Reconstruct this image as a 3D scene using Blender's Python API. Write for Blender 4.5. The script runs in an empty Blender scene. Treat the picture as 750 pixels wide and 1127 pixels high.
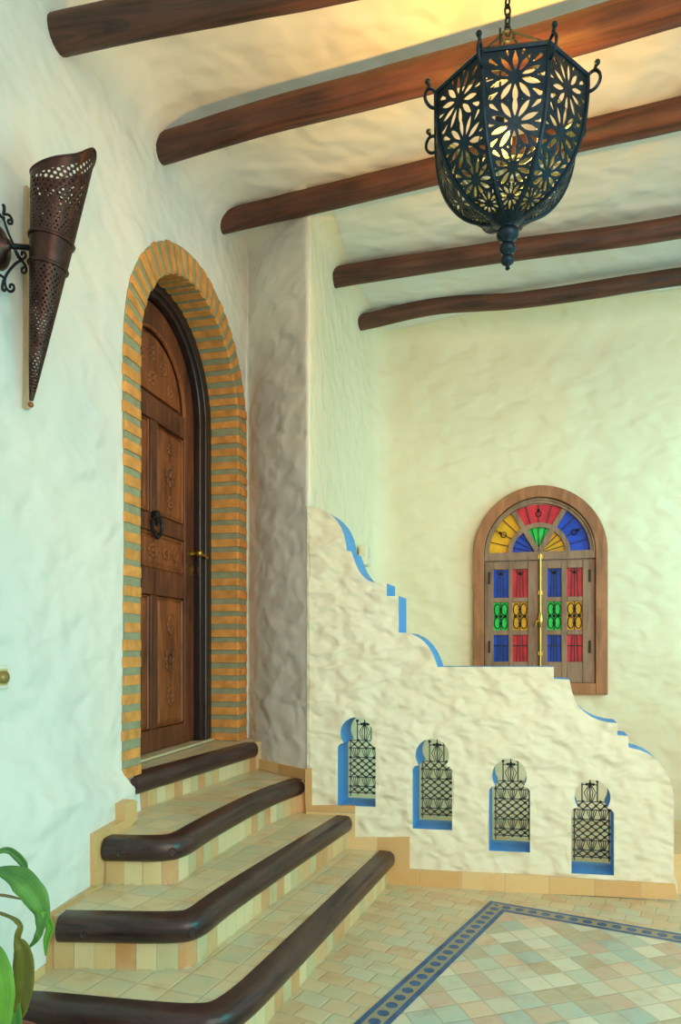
import bpy, bmesh, math, random
from mathutils import Vector, Matrix, noise
from mathutils.geometry import delaunay_2d_cdt
PI = math.pi
R_ = math.radians
random.seed(7)
sc = bpy.context.scene
COL = sc.collection

# ------------------------------------------------------------------ camera
F, CX, HY, ZC = 760.0, 375.0, 714.0, 1.25        # focal length / horizon in pixels of the 750x1127 frame, eye height
cd = bpy.data.cameras.new('camera'); cam = bpy.data.objects.new('camera', cd); COL.objects.link(cam)
cam.location = (0, 0, ZC); cam.rotation_euler = (PI / 2, 0, 0)
cd.sensor_fit = 'VERTICAL'; cd.sensor_height = 36.0; cd.lens = F / 1127.0 * 36.0
cd.shift_y = (HY - 563.5) / 1127.0
cd.clip_start = 0.05
sc.camera = cam

# ------------------------------------------------------------------ world, lights, exposure
sc.view_settings.view_transform = 'Standard'
sc.view_settings.look = 'None'
sc.view_settings.exposure = 0.22
sc.view_settings.gamma = 1.0
sc.view_settings.use_curve_mapping = False
wd = bpy.data.worlds.new('courtyard_sky'); sc.world = wd; wd.use_nodes = True
wn = wd.node_tree.nodes; wl = wd.node_tree.links
bg = wn['Background']
tc = wn.new('ShaderNodeTexCoord'); sx = wn.new('ShaderNodeSeparateXYZ'); mr = wn.new('ShaderNodeMapRange'); cr = wn.new('ShaderNodeValToRGB')
wl.new(tc.outputs['Generated'], sx.inputs[0]); wl.new(sx.outputs['X'], mr.inputs['Value'])
mr.inputs['From Min'].default_value = -1; mr.inputs['From Max'].default_value = 1
wl.new(mr.outputs[0], cr.inputs[0]); wl.new(cr.outputs[0], bg.inputs['Color'])
cr.color_ramp.elements[0].position = 0.40; cr.color_ramp.elements[0].color = (1.0, 0.97, 0.90, 1)
cr.color_ramp.elements[1].position = 0.80; cr.color_ramp.elements[1].color = (0.68, 1.0, 0.96, 1)
bg.inputs['Strength'].default_value = 0.68

def area_lamp(name, loc, target, sx_, sy_, power, color, spread=180):
    l = bpy.data.lights.new(name, 'AREA'); l.shape = 'RECTANGLE'; l.size = sx_; l.size_y = sy_
    l.energy = power; l.color = color; l.spread = R_(spread)
    o = bpy.data.objects.new(name, l); COL.objects.link(o); o.location = loc
    o.rotation_euler = (Vector(target) - Vector(loc)).to_track_quat('-Z', 'Y').to_euler()
    return o
# added unseen fill lamps: a warm key from the front, mint on two walls
area_lamp('warm_key_fill', (2.3, -1.0, 2.0), (0.95, 4.4, 1.3), 3.0, 2.8, 36, (1.0, 0.86, 0.66), 95)
area_lamp('mint_left_fill', (3.3, 0.5, 1.4), (-1.1, 2.1, .3), 2.0, 1.6, 17, (0.04, 0.95, 0.95), 105)
area_lamp('mint_back_fill', (4.2, 3.0, 2.3), (2.3, 4.95, 2.0), 1.6, 2.0, 13, (0.22, 1.0, 0.97), 80)

# ------------------------------------------------------------------ pixel helpers
def ray(px, py): return Vector(((px - CX) / F, 1.0, (HY - py) / F))
O0 = Vector((0, 0, ZC))
def on_z(px, py, z):
    r = ray(px, py); return O0 + r * ((z - ZC) / r.z)
def on_plane(px, py, p, n):
    r = ray(px, py); return O0 + r * ((Vector(p) - O0).dot(n) / r.dot(n))
def at(px, py, Y): return O0 + ray(px, py) * Y

# ------------------------------------------------------------------ materials
def srgb(r, g, b):
    f = lambda c: (c / 255 / 12.92) if c / 255 <= .04045 else ((c / 255 + .055) / 1.055) ** 2.4
    return (f(r), f(g), f(b), 1)
class N:
    """small node-tree writer"""
    def __init__(s, name):
        s.m = bpy.data.materials.new(name); s.m.use_nodes = True
        s.t = s.m.node_tree; s.b = s.t.nodes['Principled BSDF']
    def n(s, ty, **kw):
        x = s.t.nodes.new('ShaderNode' + ty)
        for k, v in kw.items(): setattr(x, k, v)
        return x
    def l(s, a, b): s.t.links.new(a, b)
    def coord(s, out='Object', scale=(1, 1, 1), rot=(0, 0, 0), loc=(0, 0, 0)):
        c = s.n('TexCoord'); m = s.n('Mapping'); s.l(c.outputs[out], m.inputs[0])
        m.inputs['Scale'].default_value = scale; m.inputs['Rotation'].default_value = rot; m.inputs['Location'].default_value = loc
        return m.outputs[0]
    def noise(s, v, scale, detail=4, rough=.55, dist=0):
        x = s.n('TexNoise'); s.l(v, x.inputs['Vector']); x.inputs['Scale'].default_value = scale
        x.inputs['Detail'].default_value = detail; x.inputs['Roughness'].default_value = rough; x.inputs['Distortion'].default_value = dist
        return x.outputs['Fac']
    def ramp(s, fac, stops, interp='LINEAR'):
        x = s.n('ValToRGB'); s.l(fac, x.inputs[0]); e = x.color_ramp.elements; x.color_ramp.interpolation = interp
        while len(e) < len(stops): e.new(.5)
        for i, (p, c) in enumerate(stops): e[i].position = p; e[i].color = c if len(c) == 4 else (*c, 1)
        return x.outputs[0]
    def math(s, op, a, b=None, c=None):
        x = s.n('Math', operation=op)
        for i, v in enumerate((a, b, c)):
            if v is None: continue
            if isinstance(v, (int, float)): x.inputs[i].default_value = v
            else: s.l(v, x.inputs[i])
        return x.outputs[0]
    def mix(s, fac, a, b, mode='MIX'):
        x = s.n('Mix', data_type='RGBA', blend_type=mode)
        for i, v in ((0, fac), (6, a), (7, b)):
            if isinstance(v, (int, float)): x.inputs[i].default_value = v
            elif isinstance(v, tuple): x.inputs[i].default_value = v
            else: s.l(v, x.inputs[i])
        return x.outputs[2]
    def bump(s, h, strength, dist, base=None):
        x = s.n('Bump'); s.l(h, x.inputs['Height']); x.inputs['Strength'].default_value = strength; x.inputs['Distance'].default_value = dist
        if base is not None: s.l(base, x.inputs['Normal'])
        s.l(x.outputs[0], s.b.inputs['Normal']); return x.outputs[0]
    def out(s, color=None, rough=.6, metal=0, **kw):
        if color is not None:
            if isinstance(color, tuple): s.b.inputs['Base Color'].default_value = color
            else: s.l(color, s.b.inputs['Base Color'])
        if isinstance(rough, (int, float)): s.b.inputs['Roughness'].default_value = rough
        else: s.l(rough, s.b.inputs['Roughness'])
        s.b.inputs['Metallic'].default_value = metal
        for k, v in kw.items(): s.b.inputs[k].default_value = v
        return s.m

def plaster(name, col, col2, streak=(3.0, 3.0, 3.0), rot=(0, 0, 0), amp=.02, strength=.6, fine=.12):
    g = N(name); v = g.coord('Object', streak, rot); w = g.coord('Object')
    c = g.ramp(g.noise(w, 1.3, 3), [(.35, col), (.68, col2)])
    a = g.noise(v, 2.0, 1.2, .45, .25); b = g.noise(w, 16, 3, .5)
    n1 = g.bump(a, strength, amp); g.bump(b, fine, .006, n1)
    return g.out(c, .88)
def wood(name, dark, light, axis=(1.2, 14, 14), rough=.45, bump=.4, sc_=1.6):
    g = N(name); v = g.coord('Object', axis); w = g.coord('Object')
    f = g.noise(v, sc_, 6, .65, 1.2); h = g.noise(w, 3.0, 3)
    mixf = g.math('ADD', g.math('MULTIPLY', f, .75), g.math('MULTIPLY', h, .3))
    c = g.ramp(mixf, [(.36, dark), (.66, light)])
    g.bump(f, bump, .006)
    return g.out(c, rough)
def tiles(name, palette, sx_, sy_, rotz=0.0, coord='Object', grout=(.45, .38, .26, 1), gw=.035, rough=.42, stagger=0.0, mott=.75):
    g = N(name)
    v = g.coord(coord, (1, 1, 1), (0, 0, rotz))
    sp = g.n('SeparateXYZ'); g.l(v, sp.inputs[0])
    y = g.math('MULTIPLY', sp.outputs[1], 1 / sy_); fy = g.math('FLOOR', y)
    x = g.math('MULTIPLY', sp.outputs[0], 1 / sx_)
    if stagger: x = g.math('ADD', x, g.math('MULTIPLY', fy, stagger))
    fx = g.math('FLOOR', x)
    cb = g.n('CombineXYZ'); g.l(fx, cb.inputs[0]); g.l(fy, cb.inputs[1])
    wn_ = g.n('TexWhiteNoise'); g.l(cb.outputs[0], wn_.inputs['Vector'])
    n = len(palette)
    c = g.ramp(wn_.outputs['Value'], [(i / n, p) for i, p in enumerate(palette)], 'CONSTANT')
    w = g.coord('Object')
    c = g.mix(g.math('MULTIPLY', g.noise(w, 26, 5, .65), mott), c, g.ramp(g.noise(w, 9, 4), [(.3, srgb(186, 150, 112)), (.46, srgb(216, 202, 168)), (.56, srgb(206, 206, 176)), (.7, srgb(180, 200, 182))]))
    ex = g.math('ABSOLUTE', g.math('SUBTRACT', g.math('FRACT', x), .5)); ey = g.math('ABSOLUTE', g.math('SUBTRACT', g.math('FRACT', y), .5))
    e = g.math('MAXIMUM', ex, ey)
    ss = g.n('MapRange', interpolation_type='SMOOTHSTEP'); g.l(e, ss.inputs[0])
    ss.inputs[1].default_value = .5 - gw * 1.6; ss.inputs[2].default_value = .5 - gw * .3
    c = g.mix(g.math('MULTIPLY', ss.outputs[0], .42), c, grout)
    hh = g.math('ADD', g.math('MULTIPLY', ss.outputs[0], -1.0), g.math('MULTIPLY', g.noise(w, 14, 4), .7))
    g.bump(hh, .35, .006)
    return g.out(c, rough)
def plain(name, col, rough=.5, metal=0, var=.12, nscale=9, bump=0, **kw):
    g = N(name); w = g.coord('Object')
    lo = tuple(max(0, c * (1 - var)) for c in col[:3]) + (1,); hi = tuple(min(1, c * (1 + var)) for c in col[:3]) + (1,)
    f = g.noise(w, nscale, 4)
    if bump: g.bump(f, bump, .004)
    return g.out(g.ramp(f, [(.3, lo), (.7, hi)]), rough, metal, **kw)

M = {}
M['wall'] = plaster('limewash_plaster', srgb(224, 227, 221), srgb(232, 230, 220), (2.6, 3.4, 4.2), (R_(35), 0, R_(20)), .05, .72)
M['wall_cream'] = plaster('cream_plaster', srgb(232, 222, 192), srgb(238, 228, 200), (2.6, 3.4, 4.2), (R_(35), 0, R_(20)), .05, .72)
M['parapet'] = plaster('lumpy_cream_plaster', srgb(226, 218, 192), srgb(233, 226, 202), (4.5, 4.5, 7), (0, R_(30), 0), .055, .8)
M['blue'] = plain('blue_paint', srgb(80, 158, 222), .6, 0, .1, 12)
M['floor_out'] = tiles('terracotta_tiles', [srgb(214, 184, 138), srgb(196, 190, 150), srgb(220, 196, 154), srgb(206, 172, 130), srgb(202, 196, 164)], .115, .085, R_(30), stagger=.5)
M['floor_in'] = tiles('mixed_glazed_tiles', [srgb(212, 206, 184), srgb(180, 194, 180), srgb(222, 190, 162), srgb(184, 164, 134), srgb(160, 184, 178), srgb(230, 222, 198), srgb(204, 166, 144), srgb(196, 204, 184)], .1, .1, R_(-17))
M['tread'] = tiles('tread_tiles', [srgb(216, 196, 152), srgb(196, 184, 142), srgb(222, 202, 158), srgb(198, 194, 164), srgb(212, 182, 134)], .12, .12, R_(22), gw=.03, mott=.85)
M['riser'] = tiles('riser_tiles', [srgb(220, 184, 126), srgb(208, 168, 106), srgb(222, 200, 152), srgb(202, 140, 80), srgb(192, 178, 132), srgb(216, 160, 102)], .07, .2, 0, 'UV', gw=.03, mott=.45)
M['skirt'] = tiles('skirting_tiles', [srgb(216, 172, 110), srgb(208, 160, 98), srgb(222, 184, 128), srgb(202, 152, 92)], .22, .4, 0, 'UV', gw=.012, mott=.25)
M['brick'] = plain('orange_brick', srgb(212, 146, 74), .8, 0, .25, 14, .5)
M['mortar'] = plain('grey_green_mortar', srgb(146, 150, 120), .9, 0, .15, 20, .5)
M['beam'] = wood('reddish_beam_wood', srgb(36, 23, 20), srgb(104, 62, 46), (1.0, 13, 13), .55, .5)
M['nosing'] = wood('dark_nosing_wood', srgb(20, 16, 20), srgb(72, 46, 44), (3, 3, 22), .3, .25)
M['door'] = wood('carved_door_wood', srgb(50, 26, 17), srgb(128, 70, 40), (9, 9, 1.1), .5, .4)
M['panel'] = wood('worn_panel_wood', srgb(74, 36, 18), srgb(164, 92, 46), (9, 9, 1.1), .5, .4)
M['door_frame'] = wood('dark_frame_wood', srgb(20, 16, 18), srgb(52, 36, 36), (9, 9, 1.1), .3, .2)
M['window_wood'] = wood('window_wood', srgb(124, 76, 48), srgb(178, 116, 74), (9, 9, 1.5), .5, .3)
M['shutter_wood'] = wood('worn_shutter_wood', srgb(112, 82, 66), srgb(160, 126, 102), (9, 9, 1.5), .6, .3)
M['iron'] = plain('black_wrought_iron', (.018, .02, .024, 1), .45, .6, .3, 30)
M['lantern'] = plain('blue_black_lantern_metal', (.014, .030, .044, 1), .42, .7, .4, 30)
M['copper'] = plain('dark_copper', srgb(74, 50, 44), .38, .8, .35, 18)
M['grille'] = plain('painted_grille_iron', srgb(66, 74, 74), .6, .1, .2, 30)
M['brass'] = plain('brass', srgb(196, 164, 84), .28, 1.0, .15, 20)
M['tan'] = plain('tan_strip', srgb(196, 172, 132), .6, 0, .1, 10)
M['white'] = plain('white_plastic', srgb(226, 224, 214), .4, 0, .03)
M['ochre'] = plain('ochre_knob', srgb(150, 132, 78), .35, .6, .1)
M['soil'] = plain('potting_soil', srgb(52, 38, 30), .95, 0, .4, 40, 1)
M['pot'] = plain('terracotta_pot', srgb(150, 78, 62), .75, 0, .15, 10, .2)
for k, c in dict(red=(222, 58, 72), blue_glass=(32, 80, 205), green=(46, 222, 96), yellow=(240, 180, 44)).items():
    g = N('glass_' + k); w = g.coord('Object')
    f = g.noise(w, 10, 3)
    cc = srgb(*c); lo = tuple(x * .72 for x in cc[:3]) + (1,)
    g.bump(g.noise(w, 30, 2), .25, .004)
    M[k] = g.out(g.ramp(f, [(.3, lo), (.6, cc)]), .35)
    g.b.inputs['Specular IOR Level'].default_value = .18
def leaf_mat(name, a, b):
    g = N(name); v = g.coord('UV', (40, 1, 1)); w = g.coord('Object')
    f = g.math('ADD', g.math('MULTIPLY', g.noise(v, 1.2, 2), .5), g.math('MULTIPLY', g.noise(w, 9, 3), .5))
    g.bump(f, .2, .003)
    return g.out(g.ramp(f, [(.35, a), (.65, b)]), .4)
M['leaf'] = leaf_mat('green_leaf', srgb(46, 98, 48), srgb(104, 162, 72))
M['leaf_bright'] = leaf_mat('bright_leaf', srgb(66, 132, 40), srgb(128, 190, 66))
M['leaf_dry'] = leaf_mat('olive_leaf', srgb(92, 96, 30), srgb(134, 128, 52))
M['stem'] = plain('plant_stem', srgb(122, 110, 74), .7, 0, .2, 20)
g = N('lit_bulb'); M['bulb'] = g.out((1, .8, .45, 1), .4)
g.b.inputs['Emission Color'].default_value = (1.0, .52, .09, 1); g.b.inputs['Emission Strength'].default_value = 4.5
# blue and tan inlay of the floor border (UV: metres along, metres across)
g = N('border_inlay'); v = g.coord('UV'); sp = g.n('SeparateXYZ'); g.l(v, sp.inputs[0])
ac = sp.outputs[1]
ax = g.math('SUBTRACT', g.math('FRACT', g.math('MULTIPLY', sp.outputs[0], 1 / .062)), .5)
q = g.math('ABSOLUTE', g.math('SUBTRACT', ac, .0525))
stripe = g.math('GREATER_THAN', q, .0315)
oval = g.math('LESS_THAN', g.math('ADD', g.math('POWER', g.math('MULTIPLY', ax, 1 / .34), 2.0), g.math('POWER', g.math('MULTIPLY', q, 1 / .0215), 2.0)), 1.0)
blue = g.math('MAXIMUM', stripe, oval)
w = g.coord('Object')
bl = g.ramp(g.noise(w, 18, 3), [(.3, srgb(20, 62, 110)), (.7, srgb(44, 104, 156))])
c = g.mix(blue, srgb(150, 142, 116), bl)
M['border'] = g.out(c, .35)

# ------------------------------------------------------------------ mesh helpers
class MB:
    def __init__(s): s.v = []; s.f = []; s.mi = []; s.uv = []
    def add(s, vs, fs, mi=0, uvs=None):
        b = len(s.v); s.v += [Vector(v) for v in vs]
        for k, f in enumerate(fs):
            s.f.append([b + i for i in f]); s.mi.append(mi)
            s.uv.append(uvs[k] if uvs else None)
    def obox(s, c, ax, ay, az, mi=0, taper=1.0):
        """box: centre, three half-axis vectors"""
        c, ax, ay, az = map(Vector, (c, ax, ay, az)); vs = []
        for k in (-1, 1):
            t = 1 if k < 0 else taper
            for j, i in ((-1, -1), (-1, 1), (1, 1), (1, -1)): vs.append(c + ax * i * t + ay * j * t + az * k)
        s.add(vs, [(3, 2, 1, 0), (4, 5, 6, 7), (0, 1, 5, 4), (1, 2, 6, 5), (2, 3, 7, 6), (3, 0, 4, 7)], mi)
    def tube(s, pts, r, n=6, closed=False, caps=True, mi=0):
        pts = [Vector(p) for p in pts]; m = len(pts)
        rr = r if isinstance(r, (list, tuple)) else [r] * m
        b = len(s.v); up = None; rings = []
        for i, p in enumerate(pts):
            if closed: t = pts[(i + 1) % m] - pts[i - 1]
            else: t = pts[min(i + 1, m - 1)] - pts[max(i - 1, 0)]
            if t.length < 1e-9: t = Vector((0, 0, 1))
            t.normalize()
            if up is None:
                up = Vector((0, 0, 1)) if abs(t.z) < .9 else Vector((1, 0, 0))
            x = up - t * up.dot(t)
            if x.length < 1e-6: x = t.orthogonal()
            x.normalize(); up = x; y = t.cross(x)
            rings.append([p + (x * math.cos(2 * PI * k / n + PI / n) + y * math.sin(2 * PI * k / n + PI / n)) * rr[i] for k in range(n)])
        s.v += [v for rg in rings for v in rg]
        L = m if closed else m - 1
        for i in range(L):
            j = (i + 1) % m
            for k in range(n):
                s.f.append([b + i * n + k, b + i * n + (k + 1) % n, b + j * n + (k + 1) % n, b + j * n + k]); s.mi.append(mi); s.uv.append(None)
        if caps and not closed:
            s.f.append([b + k for k in reversed(range(n))]); s.mi.append(mi); s.uv.append(None)
            s.f.append([b + (m - 1) * n + k for k in range(n)]); s.mi.append(mi); s.uv.append(None)
    def ball(s, c, r, mi=0, seg=10, ring=6, sc_=(1, 1, 1), mat=None):
        c = Vector(c); vs = []; fs = []
        for i in range(ring + 1):
            a = PI * i / ring
            for k in range(seg):
                t = 2 * PI * k / seg
                p = Vector((math.sin(a) * math.cos(t) * sc_[0], math.sin(a) * math.sin(t) * sc_[1], math.cos(a) * sc_[2])) * r
                vs.append(c + (mat @ p if mat else p))
        for i in range(ring):
            for k in range(seg): fs.append((i * seg + k, (i + 1) * seg + k, (i + 1) * seg + (k + 1) % seg, i * seg + (k + 1) % seg))
        s.add(vs, fs, mi)
    def lathe(s, c, prof, seg=16, mi=0):
        c = Vector(c); vs = []; fs = []
        for r, z in prof:
            for k in range(seg): t = 2 * PI * k / seg; vs.append(c + Vector((r * math.cos(t), r * math.sin(t), z)))
        for i in range(len(prof) - 1):
            for k in range(seg): fs.append((i * seg + k, i * seg + (k + 1) % seg, (i + 1) * seg + (k + 1) % seg, (i + 1) * seg + k))
        s.add(vs, fs, mi)
    def ring(s, outer, inner, f0, f1, mi=0):
        """open band between two 2-D outlines (same count), extruded from map f0 (front) to f1 (back)"""
        n = len(outer); vs = [f0(*p) for p in outer] + [f0(*p) for p in inner] + [f1(*p) for p in outer] + [f1(*p) for p in inner]
        fs = []
        for i in range(n - 1):
            j = i + 1
            fs += [(i, j, n + j, n + i), (2 * n + i, 3 * n + i, 3 * n + j, 2 * n + j), (i, 2 * n + i, 2 * n + j, j), (n + i, n + j, 3 * n + j, 3 * n + i)]
        fs += [(0, n, 3 * n, 2 * n), (n - 1, 3 * n - 1, 4 * n - 1, 2 * n - 1)]
        s.add(vs, fs, mi)
    def slab(s, poly, f0, f1, mi=0, inset=0, f2=None):
        n = len(poly); vs = [f0(*p) for p in poly] + [f1(*p) for p in poly]
        fs = [tuple(range(n)), tuple(reversed(range(n, 2 * n)))] + [(i, n + i, n + (i + 1) % n, (i + 1) % n) for i in range(n)]
        s.add(vs, fs, mi)
    def build(s, name, mats, parent=None, origin=None, smooth=False, bevel=0, fix=True, loc_in_local=False):
        me = bpy.data.meshes.new(name)
        if origin is None: origin = Vector((0, 0, 0)) if parent is None else parent_world(parent)
        origin = Vector(origin)
        me.from_pydata([v - origin for v in s.v], [], s.f)
        for m in (mats if isinstance(mats, (list, tuple)) else [mats]): me.materials.append(m)
        for p, mi in zip(me.polygons, s.mi): p.material_index = mi; p.use_smooth = smooth
        if any(u for u in s.uv):
            ul = me.uv_layers.new(name='UVMap')
            for p, u in zip(me.polygons, s.uv):
                if u:
                    for li, q in zip(p.loop_indices, u): ul.data[li].uv = q
        if fix:
            bm = bmesh.new(); bm.from_mesh(me); bmesh.ops.recalc_face_normals(bm, faces=bm.faces); bm.to_mesh(me); bm.free()
        o = bpy.data.objects.new(name, me); COL.objects.link(o)
        if parent is not None:
            o.parent = parent; o.location = origin - parent_world(parent)
        else: o.location = origin
        if bevel:
            b = o.modifiers.new('bevel', 'BEVEL'); b.width = bevel; b.segments = 2; b.limit_method = 'ANGLE'; b.angle_limit = R_(40)
        return o
WORLD = {}
def parent_world(p):
    l = Vector(p.location)
    while p.parent is not None: p = p.parent; l = l + Vector(p.location)
    return l
def tag(o, label=None, cat=None, group=None, kind=None):
    if label: o['label'] = label
    if cat: o['category'] = cat
    if group: o['group'] = group
    if kind: o['kind'] = kind
    return o
def thing(name, loc, label, cat, group=None, kind=None):
    o = bpy.data.objects.new(name, None); COL.objects.link(o); o.location = loc; o.empty_display_size = .05
    return tag(o, label, cat, group, kind)
def smooth_angle(o, deg=40):
    me = o.data
    for p in me.polygons: p.use_smooth = True
    try: me.set_sharp_from_angle(angle=R_(deg))
    except Exception: pass
    return o
def sstep(a, b, x):
    if a == b: return 1.0 if x >= b else 0.0
    t = max(0, min(1, (x - a) / (b - a))); return t * t * (3 - 2 * t)
def chaikin(pts, n=2, closed=False):
    pts = [Vector(p) for p in pts]
    for _ in range(n):
        q = [] if closed else [pts[0]]
        m = len(pts)
        for i in range(m if closed else m - 1):
            a, b = pts[i], pts[(i + 1) % m]
            q += [a * .75 + b * .25, a * .25 + b * .75]
        if not closed: q.append(pts[-1])
        pts = q
    return pts
def resample(pts, step):
    pts = [Vector(p) for p in pts]; out = [pts[0]]
    for a, b in zip(pts, pts[1:]):
        n = max(1, int(math.ceil((b - a).length / step)))
        for k in range(1, n + 1): out.append(a.lerp(b, k / n))
    return out
def clip_grid(f, fmap, u0, u1, v0, v1, nu, nv):
    """triangles of a (u,v) grid clipped to f(u,v) > 0, mapped by fmap: a pierced sheet"""
    mb = MB(); val = {}; vid = {}
    P = lambda i, j: (u0 + (u1 - u0) * i / nu, v0 + (v1 - v0) * j / nv)
    for i in range(nu + 1):
        for j in range(nv + 1):
            x = f(*P(i, j)); val[i, j] = x if abs(x) > 1e-6 else 1e-6
    def vert(a, b=None):
        key = (a, b) if b is None or a < b else (b, a)
        if key in vid: return vid[key]
        if b is None: u, v = P(*a)
        else:
            t = val[a] / (val[a] - val[b]); pa, pb = P(*a), P(*b); u = pa[0] + (pb[0] - pa[0]) * t; v = pa[1] + (pb[1] - pa[1]) * t
        mb.v.append(Vector(fmap(u, v))); vid[key] = len(mb.v) - 1; return vid[key]
    for i in range(nu):
        for j in range(nv):
            q = [(i, j), (i + 1, j), (i + 1, j + 1), (i, j + 1)]
            if all(val[c] > 0 for c in q):
                mb.f.append([vert(c) for c in q]); mb.mi.append(0); mb.uv.append(None); continue
            if all(val[c] < 0 for c in q): continue
            tris = ((0, 1, 2), (0, 2, 3)) if (i + j) % 2 else ((0, 1, 3), (1, 2, 3))
            for t in tris:
                poly = []
                for k in range(3):
                    a, b = q[t[k]], q[t[(k + 1) % 3]]
                    if val[a] > 0: poly.append(vert(a))
                    if (val[a] > 0) != (val[b] > 0): poly.append(vert(a, b))
                if len(poly) >= 3: mb.f.append(poly); mb.mi.append(0); mb.uv.append(None)
    return mb
def cdt_fill(outer, holes, step):
    """triangulate a 2-D outline with holes, with a jittered grid of inner points"""
    pts = [Vector(p) for p in outer]; faces = [list(range(len(outer)))]; edges = []
    for h in holes:
        b = len(pts); pts += [Vector(p) for p in h]; n = len(h); faces.append([b + i for i in range(n)])
    def inside(p, poly):
        c = False; n = len(poly); x, y = p
        for i in range(n):
            x1, y1 = poly[i]; x2, y2 = poly[i - 1]
            if (y1 > y) != (y2 > y) and x < (x2 - x1) * (y - y1) / (y2 - y1) + x1: c = not c
        return c
    nb = len(pts); bpts = [(p.x, p.y) for p in pts]
    xs = [p[0] for p in outer]; ys = [p[1] for p in outer]
    cell = {}
    for p in bpts: cell.setdefault((int(p[0] // step), int(p[1] // step)), []).append(p)
    x = min(xs) + step * .5
    while x < max(xs):
        y = min(ys) + step * .5
        while y < max(ys):
            if inside((x, y), outer) and not any(inside((x, y), h) for h in holes):
                cx, cy = int(x // step), int(y // step)
                if not any((x - p[0]) ** 2 + (y - p[1]) ** 2 < (step * .4) ** 2 for i in (-1, 0, 1) for j in (-1, 0, 1) for p in cell.get((cx + i, cy + j), [])):
                    pts.append(Vector((x, y)))
            y += step
        x += step
    r = delaunay_2d_cdt(pts, [], faces, 2, 1e-6)
    V, Fc = r[0], r[2]
    out = []
    for f in Fc:
        c = sum((V[i] for i in f), Vector((0, 0))) / len(f)
        if inside(c, outer) and not any(inside(c, h) for h in holes): out.append(list(f))
    return V, out

# ------------------------------------------------------------------ wall frames
ZT = 3.72                                                        # ceiling height
LU = Vector((.238, .9713, 0)); LN = Vector((.9713, -.238, 0)); LP = Vector((-.7541, 3.6035, 0))   # the door wall; s = 0 on the arch axis
def L(s, z, d=0.0): return LP + LU * s + LN * d + Vector((0, 0, z))
def batter(s, z):
    Y = 3.6035 + s * .9713
    k = sstep(3.02, 2.93, Y)
    amp = .055 + .035 * sstep(2.9, 2.3, Y)
    w = .03 + .30 * sstep(2.85, 2.4, Y)
    return k * amp * sstep(.70 + w, .66, z)
C1 = L(.735, 0); CM = Vector((-.463, 4.10, 0)); C2 = Vector((-.168, 3.75, 0)); C3 = Vector((.288, 5.478, 0)); C4 = C3 + Vector((1, -.25, 0)) * 2.5
BP = Vector((C2.x, C2.y, 0)); BN = Vector((-.175, -1, 0)).normalized(); BU = Vector((1, -.175, 0)).normalized()   # parapet face
WP = C3.copy(); WU = Vector((1, -.25, 0)).normalized(); WNn = Vector((-.25, -1, 0)).normalized()                  # window wall

def fillet(pts, radii):
    out = [pts[0]]
    for i in range(1, len(pts) - 1):
        a, b, c = pts[i - 1], pts[i], pts[i + 1]; r = radii[i]
        if r <= 0: out.append(b); continue
        d1 = (a - b).normalized(); d2 = (c - b).normalized()
        p, q = b + d1 * r, b + d2 * r
        for k in range(7):
            t = k / 6; out.append(p * (1 - t) ** 2 + b * 2 * t * (1 - t) + q * t * t)
    out.append(pts[-1]); return out
def lump(p, amp, f=2.2):
    return amp * (noise.noise(p * f) + .5 * noise.noise(p * f * 2.3 + Vector((9, 3, 1))))
CR = .14
def cove(k, cr):
    """k = 0..1 up to the cove, 1..2 round it -> (offset into the room, height)"""
    h = ZT - cr
    if k <= 1: return 0.0, k * h
    a = (k - 1) * PI / 2; return cr * (1 - math.cos(a)), h + cr * math.sin(a)

def wall_strip(name, path, mat, label, crf, amp=.006):
    """wall swept along a plan path (room on its right side), coved into the ceiling"""
    pts = resample(path, .05); n = len(pts); nr = []
    for i in range(n):
        d1 = (pts[i] - pts[max(i - 1, 0)]); d2 = (pts[min(i + 1, n - 1)] - pts[i])
        d1 = d1.normalized() if d1.length > 1e-9 else d2.normalized(); d2 = d2.normalized() if d2.length > 1e-9 else d1
        n1 = Vector((d1.y, -d1.x, 0)); n2 = Vector((d2.y, -d2.x, 0)); m = (n1 + n2).normalized(); nr.append(m / max(.6, m.dot(n1)))
    ts = [k / 72 for k in range(73)] + [1 + k / 12 for k in range(1, 13)]
    vs = []; fs = []; tot = sum((pts[i + 1] - pts[i]).length for i in range(n - 1)); run = 0.0
    for i in range(n):
        if i: run += (pts[i] - pts[i - 1]).length
        crv = crf(run / tot)
        for t in ts:
            d, z = cove(t, crv); p = pts[i] + Vector((0, 0, z)); p = p + nr[i] * (d + lump(p, amp)); vs.append(p)
    m = len(ts)
    for i in range(n - 1):
        for j in range(m - 1): fs.append((i * m + j, (i + 1) * m + j, (i + 1) * m + j + 1, i * m + j + 1))
    mb = MB(); mb.add(vs, fs); o = mb.build(name, mat, smooth=True, fix=False)
    return tag(o, label, 'wall', kind='structure')

# door wall with its arched opening
ZS, HWO, HWI = 2.57, .705, .560                                   # springing height, outer and inner half width of the brick arch
def arch(hw, z0, zs=ZS, rise=None, c=0.0, n=28):
    rise = hw if rise is None else rise
    return [(c - hw, z0)] + [(c - hw * math.cos(PI * k / n), zs + rise * math.sin(PI * k / n)) for k in range(n + 1)] + [(c + hw, z0)]
hole = [(s, t) for s, t in arch(HWO - .012, .66)]
HC = ZT - .22; HX = .36
outl = [(-4.6, 0), (.655, 0), (.700, 0), (.700, HC + HX), (-4.6, HC + HX)]
outl = [(p.x, p.y) for p in resample([Vector((x, y, 0)) for x, y in outl] + [Vector((-4.6, 0, 0))], .06)][:-1]
hole = [(p.x, p.y) for p in resample([Vector((x, y, 0)) for x, y in hole] + [Vector((*hole[0], 0))], .06)][:-1]
V2, F2 = cdt_fill(outl, [hole], .045)
mb = MB()
vs = []
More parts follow.
